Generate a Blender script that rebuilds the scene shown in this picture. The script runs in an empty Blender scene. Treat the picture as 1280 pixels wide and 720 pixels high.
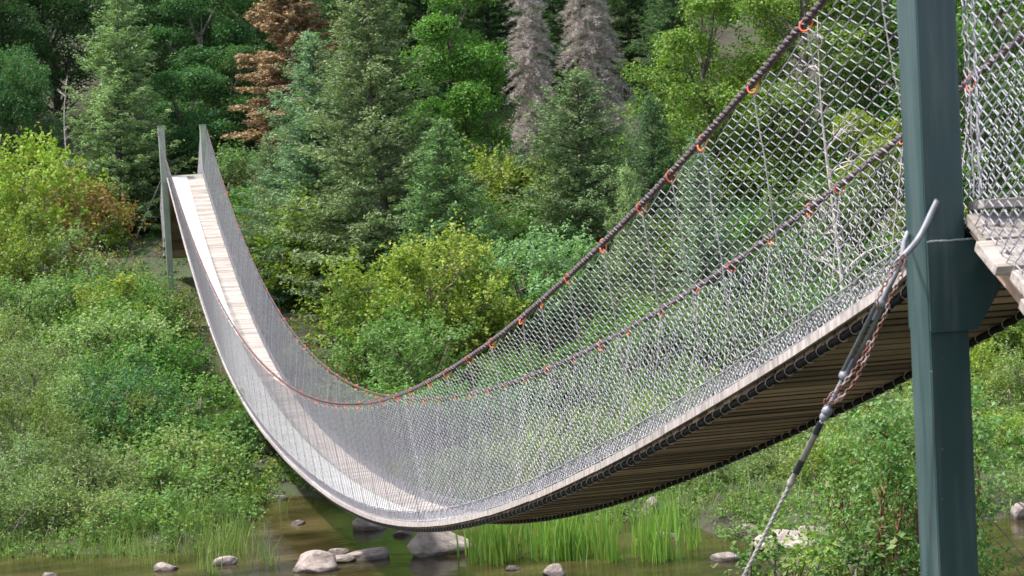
import bpy, math, random
import numpy as np
random.seed(4); RNG = np.random.default_rng(11)
S = bpy.context.scene
C = S.collection
R = math.radians

# ------------------------------------------------------------------ camera
F_PX, CAM = 2400.4, np.array([-4.584, -8.940, 0.436])
YAW, PITCH, ROLL = 0.24708, -0.05757, -0.05387
FWD = np.array([math.sin(YAW)*math.cos(PITCH), math.cos(YAW)*math.cos(PITCH), math.sin(PITCH)])
RT = np.array([math.cos(YAW), -math.sin(YAW), 0.0])
UP = np.cross(RT, FWD)
R2 = RT*math.cos(ROLL)+UP*math.sin(ROLL)
U2 = -RT*math.sin(ROLL)+UP*math.cos(ROLL)
from mathutils import Matrix, Vector
cd = bpy.data.cameras.new('camera'); cam = bpy.data.objects.new('camera', cd); C.objects.link(cam)
cd.sensor_width = 36; cd.lens = F_PX/1280*36; cd.clip_end = 3000; cd.clip_start = 0.1
m = Matrix(((R2[0], U2[0], -FWD[0], CAM[0]), (R2[1], U2[1], -FWD[1], CAM[1]), (R2[2], U2[2], -FWD[2], CAM[2]), (0, 0, 0, 1)))
cam.matrix_world = m
S.camera = cam
cd.dof.use_dof = True; cd.dof.focus_distance = 21; cd.dof.aperture_fstop = 6.3
FH = np.array([math.sin(YAW), math.cos(YAW)])      # horizontal view direction, for laying out the valley
RH = np.array([math.cos(YAW), -math.sin(YAW)])

def at(px, py, d):
    return CAM + FWD*d + R2*((px-640)/F_PX*d) + U2*((360-py)/F_PX*d)
def on_y(px, py, y):
    v = FWD + R2*((px-640)/F_PX) + U2*((360-py)/F_PX)
    return CAM + v*((y-CAM[1])/v[1])
def ud(x, y):
    X = x-CAM[0]; Y = y-CAM[1]
    return X*RH[0]+Y*RH[1], X*FH[0]+Y*FH[1]
def xy(u, d):
    return CAM[0]+u*RH[0]+d*FH[0], CAM[1]+u*RH[1]+d*FH[1]

# ------------------------------------------------------------------ mesh helpers
class MB:
    def __init__(s): s.v = []; s.f = []; s.n = 0
    def add(s, v, f):
        v = np.asarray(v, float).reshape(-1, 3); f = np.asarray(f, int)
        if f.ndim == 2 and len(f): s.f.append(f+s.n)
        s.v.append(v); s.n += len(v)
    def box(s, c, size, rot=None, M=None):
        x, y, z = np.array(size)/2
        v = np.array([[-x,-y,-z],[x,-y,-z],[x,y,-z],[-x,y,-z],[-x,-y,z],[x,-y,z],[x,y,z],[-x,y,z]])
        if M is not None: v = v@np.asarray(M).T
        s.add(v+np.array(c), [[0,3,2,1],[4,5,6,7],[0,1,5,4],[1,2,6,5],[2,3,7,6],[3,0,4,7]])
    def tube(s, P, r, k=6, cap=True):
        P = np.asarray(P, float); n = len(P); r = np.broadcast_to(np.asarray(r, float), (n,))
        T = np.gradient(P, axis=0); T /= np.linalg.norm(T, axis=1, keepdims=True)+1e-12
        a = np.array([0, 0, 1.]) if abs(T[0, 2]) < .9 else np.array([1., 0, 0])
        N = np.cross(T, a); bad = np.linalg.norm(N, axis=1) < .05
        N[bad] = np.cross(T[bad], np.array([.3, 1., 0])); N /= np.linalg.norm(N, axis=1, keepdims=True)+1e-12
        B = np.cross(T, N)
        A = np.linspace(0, 2*math.pi, k, endpoint=False)
        v = P[:, None]+r[:, None, None]*(np.cos(A)[None, :, None]*N[:, None]+np.sin(A)[None, :, None]*B[:, None])
        i = np.arange(n-1)[:, None]*k; j = np.arange(k)[None]; j2 = (j+1) % k
        f = np.stack([i+j, i+j2, i+k+j2, i+k+j], -1).reshape(-1, 4)
        s.add(v.reshape(-1, 3), f)
        if cap and n > 1:
            for e in (0, n-1):
                c = s.n-n*k+e*k
                for q in range(0, k-2, 2):
                    s.f.append(np.array([[c, c+q+1, c+q+2, c+(q+3 if q+3 < k else q+2)]]) if q+3 < k else np.array([[c, c+q+1, c+q+2, c+q+2]]))
    def prism(s, poly, axis, a, b):
        n = len(poly); v = []
        for t in (a, b):
            for p in poly:
                v.append({'y': (p[0], t, p[1]), 'x': (t, p[0], p[1]), 'z': (p[0], p[1], t)}[axis])
        s.add(v, [[i, (i+1) % n, n+(i+1) % n, n+i] for i in range(n)])
        s.poly = getattr(s, 'poly', []); o = s.n-2*n
        s.poly.append(list(range(o, o+n))); s.poly.append(list(range(o+2*n-1, o+n-1, -1)))
    def mesh(s, name, mat, smooth=False):
        me = bpy.data.meshes.new(name)
        v = np.concatenate(s.v); f = np.concatenate(s.f) if s.f else np.zeros((0, 4), int)
        tri = f[:, 2] == f[:, 3]
        q = f[~tri]; t = f[tri][:, :3]; pl = getattr(s, 'poly', [])
        loops = np.concatenate([q.ravel(), t.ravel()]+[np.array(p) for p in pl]).astype(np.int32)
        tot = np.concatenate([np.full(len(q), 4), np.full(len(t), 3), np.array([len(p) for p in pl], int)]).astype(np.int32)
        st = np.concatenate([[0], np.cumsum(tot)[:-1]]).astype(np.int32)
        me.vertices.add(len(v)); me.vertices.foreach_set('co', v.astype(np.float32).ravel())
        me.loops.add(len(loops)); me.loops.foreach_set('vertex_index', loops)
        me.polygons.add(len(tot)); me.polygons.foreach_set('loop_start', st); me.polygons.foreach_set('loop_total', tot)
        me.polygons.foreach_set('use_smooth', np.full(len(tot), smooth))
        me.update(calc_edges=True); me.validate(); me.materials.append(mat)
        return me

def link(name, me, parent=None, bevel=0):
    o = bpy.data.objects.new(name, me); C.objects.link(o)
    if parent is not None:
        o.parent = parent; o.location = -Vector(parent.location) if parent.get('abs') else (0, 0, 0)
    if bevel:
        b = o.modifiers.new('bevel', 'BEVEL'); b.width = bevel; b.segments = 2; b.limit_method = 'ANGLE'; b.angle_limit = R(40)
    return o
def empty(name, loc, label, cat, group=None, world_parts=False):
    o = bpy.data.objects.new(name, None); C.objects.link(o); o.location = loc; o.empty_display_size = .3
    o['label'] = label; o['category'] = cat
    if group: o['group'] = group
    if world_parts: o['abs'] = 1            # its parts are modelled in world coordinates
    return o
def tag(o, label=None, cat=None, group=None, kind=None):
    if label: o['label'] = label
    if cat: o['category'] = cat
    if group: o['group'] = group
    if kind: o['kind'] = kind
    return o

# ------------------------------------------------------------------ materials
def mat(name):
    m = bpy.data.materials.new(name); m.use_nodes = True; nt = m.node_tree
    return m, nt, nt.nodes, nt.links, nt.nodes['Principled BSDF']
def ramp(N, L, fac, stops):
    r = N.new('ShaderNodeValToRGB'); L.new(fac, r.inputs[0]); e = r.color_ramp.elements
    while len(e) < len(stops): e.new(.5)
    for i, (p, c) in enumerate(stops): e[i].position = p; e[i].color = (*c, 1)
    return r.outputs[0]
def noise(N, L, scale, detail=4, vec=None, rough=.55, stretch=None):
    n = N.new('ShaderNodeTexNoise'); n.inputs['Scale'].default_value = scale; n.inputs['Detail'].default_value = detail; n.inputs['Roughness'].default_value = rough
    tc = N.new('ShaderNodeTexCoord'); v = tc.outputs['Object'] if vec is None else vec
    if stretch:
        mp = N.new('ShaderNodeMapping'); mp.inputs['Scale'].default_value = stretch; L.new(v, mp.inputs[0]); v = mp.outputs[0]
    L.new(v, n.inputs['Vector']); return n.outputs['Fac']
def bump(N, L, h, st, dist, bsdf):
    b = N.new('ShaderNodeBump'); b.inputs['Strength'].default_value = st; b.inputs['Distance'].default_value = dist
    L.new(h, b.inputs['Height']); L.new(b.outputs[0], bsdf.inputs['Normal'])
def mixc(N, L, a, b, fac, mode='MIX'):
    x = N.new('ShaderNodeMix'); x.data_type = 'RGBA'; x.blend_type = mode
    for k, w in ((6, a), (7, b), (0, fac)):
        if isinstance(w, (tuple, float, int)): x.inputs[k].default_value = (*w, 1) if isinstance(w, tuple) else w
        else: L.new(w, x.inputs[k])
    return x.outputs[2]

def plain(name, col, col2, scale, rough=.6, metal=0, bst=.3, bd=.003, stretch=None, spread=(.35, .65), island=0.0, detail=5):
    m, nt, N, L, b = mat(name)
    c = ramp(N, L, noise(N, L, scale, detail, stretch=stretch), [(spread[0], col), (spread[1], col2)])
    if island:
        g = N.new('ShaderNodeNewGeometry'); mr = N.new('ShaderNodeMapRange'); mr.inputs['To Min'].default_value = 1-island; mr.inputs['To Max'].default_value = 1+island
        L.new(g.outputs['Random Per Island'], mr.inputs[0]); c = mixc(N, L, c, mr.outputs[0], 1.0, 'MULTIPLY')
    L.new(c, b.inputs['Base Color']); b.inputs['Roughness'].default_value = rough; b.inputs['Metallic'].default_value = metal
    if bst: bump(N, L, noise(N, L, scale*2.3, 4, stretch=stretch), bst, bd, b)
    return m

def leaf_mat(name, var=.35, trans=.35, hue=.035, rough=.5):
    m, nt, N, L, b = mat(name)
    oi = N.new('ShaderNodeObjectInfo'); g = N.new('ShaderNodeNewGeometry')
    hs = N.new('ShaderNodeHueSaturation')
    mr = N.new('ShaderNodeMapRange'); mr.inputs['To Min'].default_value = .5-hue; mr.inputs['To Max'].default_value = .5+hue
    L.new(g.outputs['Random Per Island'], mr.inputs[0]); L.new(mr.outputs[0], hs.inputs['Hue'])
    wn = N.new('ShaderNodeTexWhiteNoise'); wn.noise_dimensions = '1D'; L.new(g.outputs['Random Per Island'], wn.inputs['W'])
    n = noise(N, L, .9, 3)
    a = N.new('ShaderNodeMath'); a.operation = 'MULTIPLY_ADD'; L.new(wn.outputs[0], a.inputs[0]); a.inputs[1].default_value = .6*var*2; L.new(n, a.inputs[2])
    mv = N.new('ShaderNodeMapRange'); mv.inputs['From Min'].default_value = .3; mv.inputs['From Max'].default_value = .8+var; mv.inputs['To Min'].default_value = 1-var; mv.inputs['To Max'].default_value = 1+var*1.2
    L.new(a.outputs[0], mv.inputs[0]); L.new(mv.outputs[0], hs.inputs['Value']); L.new(oi.outputs['Color'], hs.inputs['Color'])
    L.new(hs.outputs[0], b.inputs['Base Color']); b.inputs['Roughness'].default_value = rough
    b.inputs['Specular IOR Level'].default_value = .18
    t = N.new('ShaderNodeBsdfTranslucent'); tc = mixc(N, L, hs.outputs[0], (1.0, 1.25, .45), 1.0, 'MULTIPLY'); L.new(tc, t.inputs[0])
    mx = N.new('ShaderNodeMixShader'); mx.inputs[0].default_value = trans
    L.new(b.outputs[0], mx.inputs[1]); L.new(t.outputs[0], mx.inputs[2]); L.new(mx.outputs[0], N['Material Output'].inputs[0])
    return m

M_LEAF = leaf_mat('leaf'); M_NEEDLE = leaf_mat('needle', .3, .25, .02, .7); M_GRASS = leaf_mat('grass_blade', .35, .35, .03)
M_DRY = leaf_mat('dry_needle', .35, .1, .015, .8)
M_BARK = plain('bark', (.055, .045, .035), (.14, .12, .10), 9, .9, bst=.6, bd=.02, stretch=(1, 1, .3))
M_TWIG = plain('twig', (.10, .075, .055), (.22, .18, .15), 9, .9, bst=0)
M_GREYTWIG = plain('grey_twig', (.30, .26, .235), (.50, .44, .40), 7, .9, bst=0, island=.25)
M_REDTWIG = plain('red_twig', (.13, .05, .03), (.24, .11, .06), 7, .8, bst=0)
M_WIRE = plain('galvanised_wire', (.25, .24, .27), (.38, .365, .405), 25, .55, .0, bst=0, island=.2)
M_WOOD = plain('weathered_plank', (.21, .18, .16), (.40, .355, .32), 3.5, .85, bst=.5, bd=.004, stretch=(.6, 9, 9), island=.22, detail=8)
M_EDGEWOOD = plain('pale_edge_wood', (.24, .20, .185), (.47, .415, .395), 4, .85, bst=.5, bd=.004, stretch=(4, 6, 1.5), island=.18, detail=8)
M_UNDER = plain('plank_oiled', (.25, .165, .12), (.36, .25, .19), 4.0, .85, bst=.5, bd=.004, stretch=(1, 4, 4), island=.55, detail=8)
M_GAPSHADE = plain('gap_shade', (.018, .013, .010), (.045, .032, .025), 12, .9, bst=0)  # shade of the plank gaps, put into the colour of added strips
M_SHEET = plain('white_board', (.52, .51, .475), (.66, .65, .61), 3, .7, bst=.2, bd=.002, island=.05)
M_CABLE = plain('dark_cable', (.035, .022, .028), (.085, .055, .06), 40, .55, .2, bst=.4, bd=.002)
M_BLACK = plain('black_cable', (.006, .006, .007), (.016, .014, .015), 30, .65, 0, bst=.4, bd=.003)
M_BLACK.node_tree.nodes['Principled BSDF'].inputs['Specular IOR Level'].default_value = .12
M_LASH = plain('lashing_wire', (.30, .27, .27), (.46, .42, .42), 20, .5, .3, bst=0)
M_CORD = plain('lacing_cord', (.06, .042, .048), (.12, .09, .10), 20, .6, bst=0)
M_RED = plain('red_tie', (.78, .07, .03), (.88, .15, .06), 12, .45, bst=0, island=.2)
M_STEEL = plain('grey_steel', (.13, .135, .15), (.25, .255, .28), 8, .5, .25, bst=.2, bd=.001)
M_PALEROPE = plain('pale_strand', (.24, .22, .205), (.35, .32, .30), 60, .7, bst=.3, bd=.001)
M_RUST = plain('rusty_chain', (.13, .04, .028), (.30, .22, .21), 16, .75, .2, bst=.4, bd=.001, spread=(.42, .6))
M_DARKWRAP = plain('dark_tape', (.03, .03, .045), (.06, .06, .08), 12, .6, bst=0)

def paint_mat(name, c1, c2, rough=.4):
    m, nt, N, L, b = mat(name)
    base = ramp(N, L, noise(N, L, 2.2, 6), [(.3, c1), (.7, c2)])
    v = N.new('ShaderNodeTexVoronoi'); v.inputs['Scale'].default_value = 14; tc = N.new('ShaderNodeTexCoord'); L.new(tc.outputs['Object'], v.inputs['Vector'])
    sp = ramp(N, L, v.outputs['Distance'], [(0.0, (1, 1, 1)), (.035, (1, 1, 1)), (.05, (0, 0, 0))])
    m2 = N.new('ShaderNodeMath'); m2.operation = 'MULTIPLY'; L.new(sp, m2.inputs[0])
    wn = ramp(N, L, noise(N, L, 5, 2), [(.55, (0, 0, 0)), (.6, (1, 1, 1))]); L.new(wn, m2.inputs[1])
    dr = ramp(N, L, noise(N, L, 12, 6, stretch=(1, 1, .08)), [(.45, (0, 0, 0)), (.8, (.35, .35, .35))])
    c = mixc(N, L, base, (.16, .19, .19), dr)
    L.new(mixc(N, L, c, (.35, .38, .36), m2.outputs[0]), b.inputs['Base Color'])
    rr = N.new('ShaderNodeMapRange'); rr.inputs['To Min'].default_value = rough-.12; rr.inputs['To Max'].default_value = rough+.15
    L.new(noise(N, L, 6, 5), rr.inputs[0]); L.new(rr.outputs[0], b.inputs['Roughness'])
    bump(N, L, noise(N, L, 60, 4), .12, .002, b)
    return m
M_PAINT = paint_mat('dark_green_paint', (.018, .045, .047), (.024, .055, .057))
M_LITPAINT = paint_mat('sunlit_green_paint', (.24, .28, .21), (.34, .38, .30), .6)  # same dark green paint; sunlight on the far posts put into a paler colour
M_EDGE = plain('highlit_weld', (.22, .25, .25), (.38, .42, .42), 30, .5, bst=.3, bd=.002)  # weld bead in a pale colour that paints in the ledge highlight

m, nt, N, L, b = mat('rock')
n1 = noise(N, L, 2.2, 8, rough=.65)
c = ramp(N, L, n1, [(.28, (.10, .085, .075)), (.42, (.27, .225, .20)), (.55, (.38, .32, .295)), (.75, (.52, .47, .44))])
oi = N.new('ShaderNodeObjectInfo'); c = mixc(N, L, c, oi.outputs['Color'], 1.0, 'MULTIPLY')
g_ = N.new('ShaderNodeNewGeometry'); sx = N.new('ShaderNodeSeparateXYZ'); L.new(g_.outputs['Position'], sx.inputs[0])
a_ = N.new('ShaderNodeMath'); a_.operation = 'MULTIPLY_ADD'; L.new(noise(N, L, 3, 3), a_.inputs[0]); a_.inputs[1].default_value = -.10; L.new(sx.outputs['Z'], a_.inputs[2])
mr_ = N.new('ShaderNodeMapRange'); mr_.inputs['From Min'].default_value = -5.60; mr_.inputs['From Max'].default_value = -5.57; mr_.inputs['To Min'].default_value = .38; L.new(a_.outputs[0], mr_.inputs[0])
c = mixc(N, L, c, mr_.outputs[0], 1.0, 'MULTIPLY')     # wet, algae darkened foot
L.new(c, b.inputs['Base Color']); b.inputs['Roughness'].default_value = .85
bump(N, L, noise(N, L, 4, 10, rough=.75), .9, .12, b); M_ROCK = m

m, nt, N, L, b = mat('soil')
c = ramp(N, L, noise(N, L, .7, 8, rough=.7), [(.3, (.015, .014, .008)), (.48, (.04, .036, .02)), (.6, (.035, .055, .016)), (.75, (.06, .07, .025))])
L.new(c, b.inputs['Base Color']); b.inputs['Roughness'].default_value = .95
bump(N, L, noise(N, L, 5, 8), .8, .08, b); M_SOIL = m

m, nt, N, L, b = mat('river_water')
tc = N.new('ShaderNodeTexCoord'); mp = N.new('ShaderNodeMapping'); mp.inputs['Rotation'].default_value = (0, 0, -YAW); mp.inputs['Scale'].default_value = (.8, 1.6, 1)
L.new(tc.outputs['Object'], mp.inputs[0])
c = ramp(N, L, noise(N, L, .55, 6, vec=mp.outputs[0]), [(.35, (.012, .011, .004)), (.52, (.038, .031, .012)), (.70, (.085, .066, .028))])
L.new(c, b.inputs['Base Color']); b.inputs['Roughness'].default_value = .035; b.inputs['IOR'].default_value = 1.4
b.inputs['Specular IOR Level'].default_value = .6
n1 = noise(N, L, 2.6, 5, vec=mp.outputs[0]); bump(N, L, n1, .28, .04, b); M_WATER = m

# ------------------------------------------------------------------ the valley
SH_U = np.array([-60, -14, -8.7, -5.6, -5.05, -4.8, -3.15, -.6, 2.8, 3.3, 4.3, 7.7, 14, 60.])
SH_D = np.array([31, 32.5, 32.7, 32.0, 34.5, 38.2, 36.2, 34.2, 32.2, 30.6, 30.0, 31.3, 32, 33.])
E_X = np.array([-8, -2, 0, .8, 3, 10, 20, 30, 45, 70, 110, 200, 600.])
E_Z = np.array([-1.0, -.55, -.03, .15, .3, .65, 1.4, 2.7, 6, 13, 22, 30, 34.])
WATER = -5.6
def wob(x, y, s):
    return (np.sin(x*s*1.3+y*s*.7+1)+np.sin(x*s*.6-y*s*1.7+2.3)+.5*np.sin(x*s*2.9+y*s*2.3))/2.5
def ground_z(x, y):
    x = np.asarray(x, float); y = np.asarray(y, float)
    u, d = ud(x, y)
    sh = np.interp(u, SH_U, SH_D)+.35*wob(x, y, 1.1)
    e = d-sh
    z = WATER+np.interp(e, E_X, E_Z)+np.clip(e/30, 0, 1)*.5*wob(x, y, .25)+np.clip(e/3, 0, 1)*.12*wob(x, y, 1.3)
    tr = .75*np.exp(-((x-.55)/3.2)**2)*np.clip((y-26)/5, 0, 1)*np.clip((48-y)/6, 0, 1)
    z = np.where(e > 0, np.maximum(z-tr, np.minimum(z, WATER+.10)), z)
    near = np.interp(d, [-60, -10, 4, 8, 10, 18, 25, 30], [0, -1.0, -1.2, -1.9, -2.5, -4.3, -5.9, -7])+.1*wob(x, y, .9)
    return np.maximum(z, near)
ua = np.concatenate([np.linspace(-700, -40, 23)[:-1], np.arange(-40, 40, .6), np.linspace(40, 700, 23)])
da = np.concatenate([np.linspace(-300, -12, 14)[:-1], np.arange(-12, 28, 1.2), np.arange(28, 48, .4), np.arange(48, 120, 1.5), np.linspace(120, 900, 30)])
U_, D_ = np.meshgrid(ua, da); X_, Y_ = xy(U_, D_); Z_ = ground_z(X_, Y_)
nu, nd = len(ua), len(da)
i = np.arange(nd-1)[:, None]*nu+np.arange(nu-1)[None]
g = MB(); g.add(np.stack([X_, Y_, Z_], -1).reshape(-1, 3), np.stack([i, i+1, i+nu+1, i+nu], -1).reshape(-1, 4))
tag(link('ground', g.mesh('ground', M_SOIL, True)), kind='structure')
w = MB()
q = [xy(-300, 12), xy(300, 12), xy(300, 46), xy(-300, 46)]
w.add([(a[0], a[1], WATER) for a in q], [[0, 1, 2, 3]])
tag(link('river', w.mesh('river', M_WATER)), kind='structure')

# ------------------------------------------------------------------ the suspension bridge
Q = dict(L=53.645, c1=5.10426, c2=1.03699, c3=-1.26481, W=1.10566, e=.2279, h0=1.52172, h1=.06158, h2=-.10133,
         dz=[.02568, -.01061, .00336, .03245, .0074], hf=[.07355, -.04053, -.00795, -.00375, -.02566],
         hb=[-.07431, .07194, .05701, -.00883, -.04208], lx=[-.07612, .02268, -.00804, -.00855, .01204],
         wf=[.09654, -.05443, .01637, .0163], wb=[-.09258, .02494, .01318, .01101])
BL, BW = Q['L'], Q['W']
def har(k, t, k0=1): return sum(a*np.sin((j+k0)*np.pi*t) for j, a in enumerate(Q[k]))
def deck_z(s):
    s = np.asarray(s, float); t = s/BL; tt = np.clip(t, 0, 1)
    z = -4*Q['c1']*t*(1-t)+Q['c2']*t+Q['c3']*(tt*(1-tt))**2+har('dz', tt, 2)
    z = np.where(s < .9, z+.11*(1-np.clip(s, 0, .9)/.9)**2, z)
    return z
def side_x(s): return .015+har('lx', np.clip(np.asarray(s, float)/BL, 0, 1))
def rail(s, side):
    s = np.asarray(s, float); t = np.clip(s/BL, 0, 1)
    H = Q['h0']+Q['h1']*(2*t-1)**2+Q['h2']*(2*t-1)
    if side == 0: return np.stack([side_x(s)-Q['e']+har('wf', t), s, deck_z(s)*1.0+H+har('hf', t)], -1)
    return np.stack([side_x(s)+BW+Q['e']+har('wb', t), s, deck_z(s)+H+har('hb', t)], -1)
def foot(s, side):
    s = np.asarray(s, float)
    return np.stack([side_x(s)+(BW if side else 0), s, deck_z(s)], -1)

bridge = empty('suspension_bridge', (0, 0, 0), 'long sagging footbridge with plank deck and chain link sides crossing the river', 'bridge')

def chain_link(B, bot, top, s0, s1, pw, ph, r, normal, jit=0.0, zoff=0.0):
    """zigzag wires between the curves bot(s) and top(s): level rows, flattened helix strands"""
    n = int((s1-s0)/(pw/2))
    for i in range(n):
        s = s0+i*pw/2
        b0 = bot(s); t0 = top(s)
        j0 = math.ceil((b0[2]+zoff)/(ph/2)); j1 = math.floor(t0[2]/(ph/2))
        js = np.arange(j0, j1+1)
        if len(js) < 2: continue
        odd = ((js+i) % 2)
        # every strand is split in two points so that it passes in front of / behind its neighbour
        S_ = s+np.where(odd == 1, pw*.51, -pw*.01)
        S_ = S_+RNG.normal(0, jit, len(js))*pw
        z = js*ph/2.0
        bz = bot(S_); tz = top(S_)
        v = np.clip((z-bz[:, 2])/(tz[:, 2]-bz[:, 2]), -.05, 1.05)
        P = np.stack([bz[:, 0]+(tz[:, 0]-bz[:, 0])*v, S_, z], -1)
        P[:, 0] += normal*(np.where(odd == 1, 1, -1))*r*.9
        # keep inside the panel
        ok = (z > bz[:, 2]+zoff-.02) & (z < tz[:, 2]+.01)
        P = P[ok]
        if len(P) < 2: continue
        # round the knuckles
        mid = .5*(P[1:]+P[:-1]); a = P[:-1]*.82+P[1:]*.18; b = P[:-1]*.18+P[1:]*.82
        full = np.empty((len(P)*2-2, 3)); full[0::2] = a; full[1::2] = b
        full = np.concatenate([P[:1], full, P[-1:]])
        B.tube(full, r, 3 if s > 14 else 5, cap=False)

def fold_top(side):
    def f(s):
        p = rail(s, side).copy(); s = np.asarray(s, float)
        p[..., 2] -= .035+.02*np.sin(s*6.3)**2
        return p
    return f
for side in (0, 1):
    B = MB()
    chain_link(B, lambda s: foot(s, side), fold_top(side), .12, 13.9, .172, .082, .0034, -1 if side == 0 else 1, .012)
    chain_link(B, lambda s: foot(s, side), fold_top(side), 13.86, BL-.1, .135, .075, .0042, -1 if side == 0 else 1, .02)
    # doubled strip folded over along the plank ends
    def low(s):
        p = foot(s, side).copy(); p[..., 0] += (-.012 if side == 0 else .012); p[..., 2] += .012; return p
    def low2(s):
        p = low(s).copy(); p[..., 2] += .13; return p
    chain_link(B, low, low2, .12, BL-.1, .06, .05, .0034, 1, .05)
    for dz_, rr in ((.145, .005), (.02, .004)):
        s = np.linspace(.1, BL, 420); p = foot(s, side); p[:, 0] += (-.02 if side == 0 else .02); p[:, 2] += dz_+RNG.normal(0, .004, len(s))
        B.tube(p, rr, 4)
    link('chain_link_panel', B.mesh('chain_link_panel', M_WIRE, True), bridge)

# handrail cables: two strands with a spiral wrap
def strand(B, P, r, pitch, k=6, n=2, ratio=.55, ph=0):
    """n twisted strands around the line P"""
    P = np.asarray(P); seg = np.linalg.norm(np.diff(P, axis=0), axis=1); S_ = np.concatenate([[0], np.cumsum(seg)])
    m_ = int(S_[-1]/pitch*8)+2; ss = np.linspace(0, S_[-1], m_)
    Pi = np.stack([np.interp(ss, S_, P[:, a]) for a in range(3)], -1)
    T = np.gradient(Pi, axis=0); T /= np.linalg.norm(T, axis=1, keepdims=True)
    A = np.cross(T, [0, 0, 1.]); nA = np.linalg.norm(A, axis=1, keepdims=True)
    if nA.min() < .05: A = np.cross(T, [1., .2, 0])
    A /= np.linalg.norm(A, axis=1, keepdims=True); Bn = np.cross(T, A)
    for q_ in range(n):
        a = ss/pitch*2*math.pi+q_*2*math.pi/n+ph
        B.tube(Pi+r*ratio*(np.cos(a)[:, None]*A+np.sin(a)[:, None]*Bn), r*(1-ratio)+.25*r, k)
for side in (0, 1):
    s = np.concatenate([np.linspace(-.3, 12, 200), np.linspace(12, BL, 260)[1:]]); P = rail(s, side)
    B = MB(); strand(B, P[:200], .021, .13, 6, 2); B.tube(P[199:], .019, 6)
    cab = link('handrail_cable', B.mesh('handrail_cable', M_CABLE, True), bridge)
    B = MB(); strand(B, P[:230], .0225, .12, 4, 1, .93)      # thin lacing wire wound on the cable
    link('lacing', B.mesh('lacing', M_CORD), cab)
    # black load cable under the plank ends
    s = np.linspace(-.2, BL, 700)
    P = foot(s, side); P[:, 0] += (.022 if side == 0 else -.022); P[:, 2] -= .100+.006*np.sin(s*37)
    B = MB(); B.tube(P, .0225, 7)
    c2 = link('deck_cable', B.mesh('deck_cable', M_BLACK, True), bridge)
    ss = np.arange(.2, 34, .0125); P = foot(ss, side); a = ss/.17*2*math.pi; gl = np.clip(np.sin(a), -1, 1)
    P[:, 0] += (.022 if side == 0 else -.022)+.029*np.cos(a); P[:, 2] += -.098+.032*np.sin(a); P[:, 1] -= .045*np.sin(a*1.0+1.2)*.9+RNG.normal(0, .002, len(ss))
    B = MB(); B.tube(P, .0032, 4)
    link('lashing', B.mesh('lashing', M_LASH), c2)
# planks of the deck and the oiled joists' dark underside boards
B = MB(); Bu = MB(); Bj = MB(); s = .02; k = 0
while s < BL-.05:
    ww = .165+RNG.uniform(-.008, .008)
    a, b_ = deck_z(s), deck_z(s+ww); sl = math.atan2(b_-a, ww); x0 = side_x(s)
    M_ = np.array([[1, 0, 0], [0, math.cos(sl), -math.sin(sl)], [0, math.sin(sl), math.cos(sl)]])
    jx = RNG.normal(0, .005); L_ = BW+.02+RNG.normal(0, .004)
    cen = np.array([x0+BW/2+jx, s+ww/2, (a+b_)/2+RNG.normal(0, .002)])
    nrm = M_@np.array([0, 0, 1.])
    B.box(cen-nrm*.012, (L_, ww, .028), M=M_)
    Bu.box(cen-nrm*(.048+RNG.uniform(0, .007)), (L_-.035, ww-.030, .040), M=M_)
    Bj.box(cen-nrm*.0635+M_@np.array([0, ww/2+.004, 0]), (L_-.05, RNG.uniform(.012, .026), .020), M=M_)  # added dark strip in each gap in place of its shade
    s += ww*math.cos(sl)+.005
dk = link('plank_deck', B.mesh('plank_deck', M_WOOD), bridge)
link('underside_board', Bu.mesh('underside_board', M_UNDER), bridge)
link('gap_shade_strip', Bj.mesh('gap_shade_strip', M_GAPSHADE), bridge)
for side in (0, 1):
    s = .02; B = MB()
    while s < BL-.2:
        ln = min(RNG.uniform(1.7, 2.5), BL-.05-s); ss = np.linspace(s, s+ln, 9); jz = RNG.normal(0, .004, 2); V = []
        for j, q_ in enumerate(ss):
            xo = side_x(q_)+(-.028 if side == 0 else BW+.028); zt = deck_z(q_)+.004+jz[0]+(jz[1]-jz[0])*j/8
            for xx in (-.013, .013):
                for zz in (-.058, 0): V.append([xo+xx, q_, zt+zz])
        F = []
        for j in range(8):
            o = j*4; F += [[o+1, o+3, o+7, o+5], [o, o+4, o+6, o+2], [o, o+1, o+5, o+4], [o+2, o+6, o+7, o+3]]
        F += [[0, 2, 3, 1], [32, 33, 35, 34]]
        B.add(V, F); s += ln+.006
    link('edge_board', B.mesh('edge_board', M_EDGEWOOD), bridge)
# white boards laid as a walking strip
s = 8.0
while s < BL-.3:
    ln = 2.38; B = MB(); n = 12; ss = np.linspace(s, min(s+ln, BL-.05), n); V = []; 
    for q_ in ss:
        for xx in (.05, .60):
            for zz in (.006, .020): V.append([side_x(q_)+xx, q_, deck_z(q_)+zz+.002])
    F = []
    for j in range(n-1):
        o = j*4; F += [[o+1, o+3, o+7, o+5], [o, o+4, o+6, o+2], [o, o+1, o+5, o+4], [o+2, o+6, o+7, o+3]]
    F += [[0, 2, 3, 1], [4*n-4, 4*n-3, 4*n-1, 4*n-2]]
    B.add(V, F); link('walking_board', B.mesh('walking_board', M_SHEET), bridge); s += ln+.03
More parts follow.
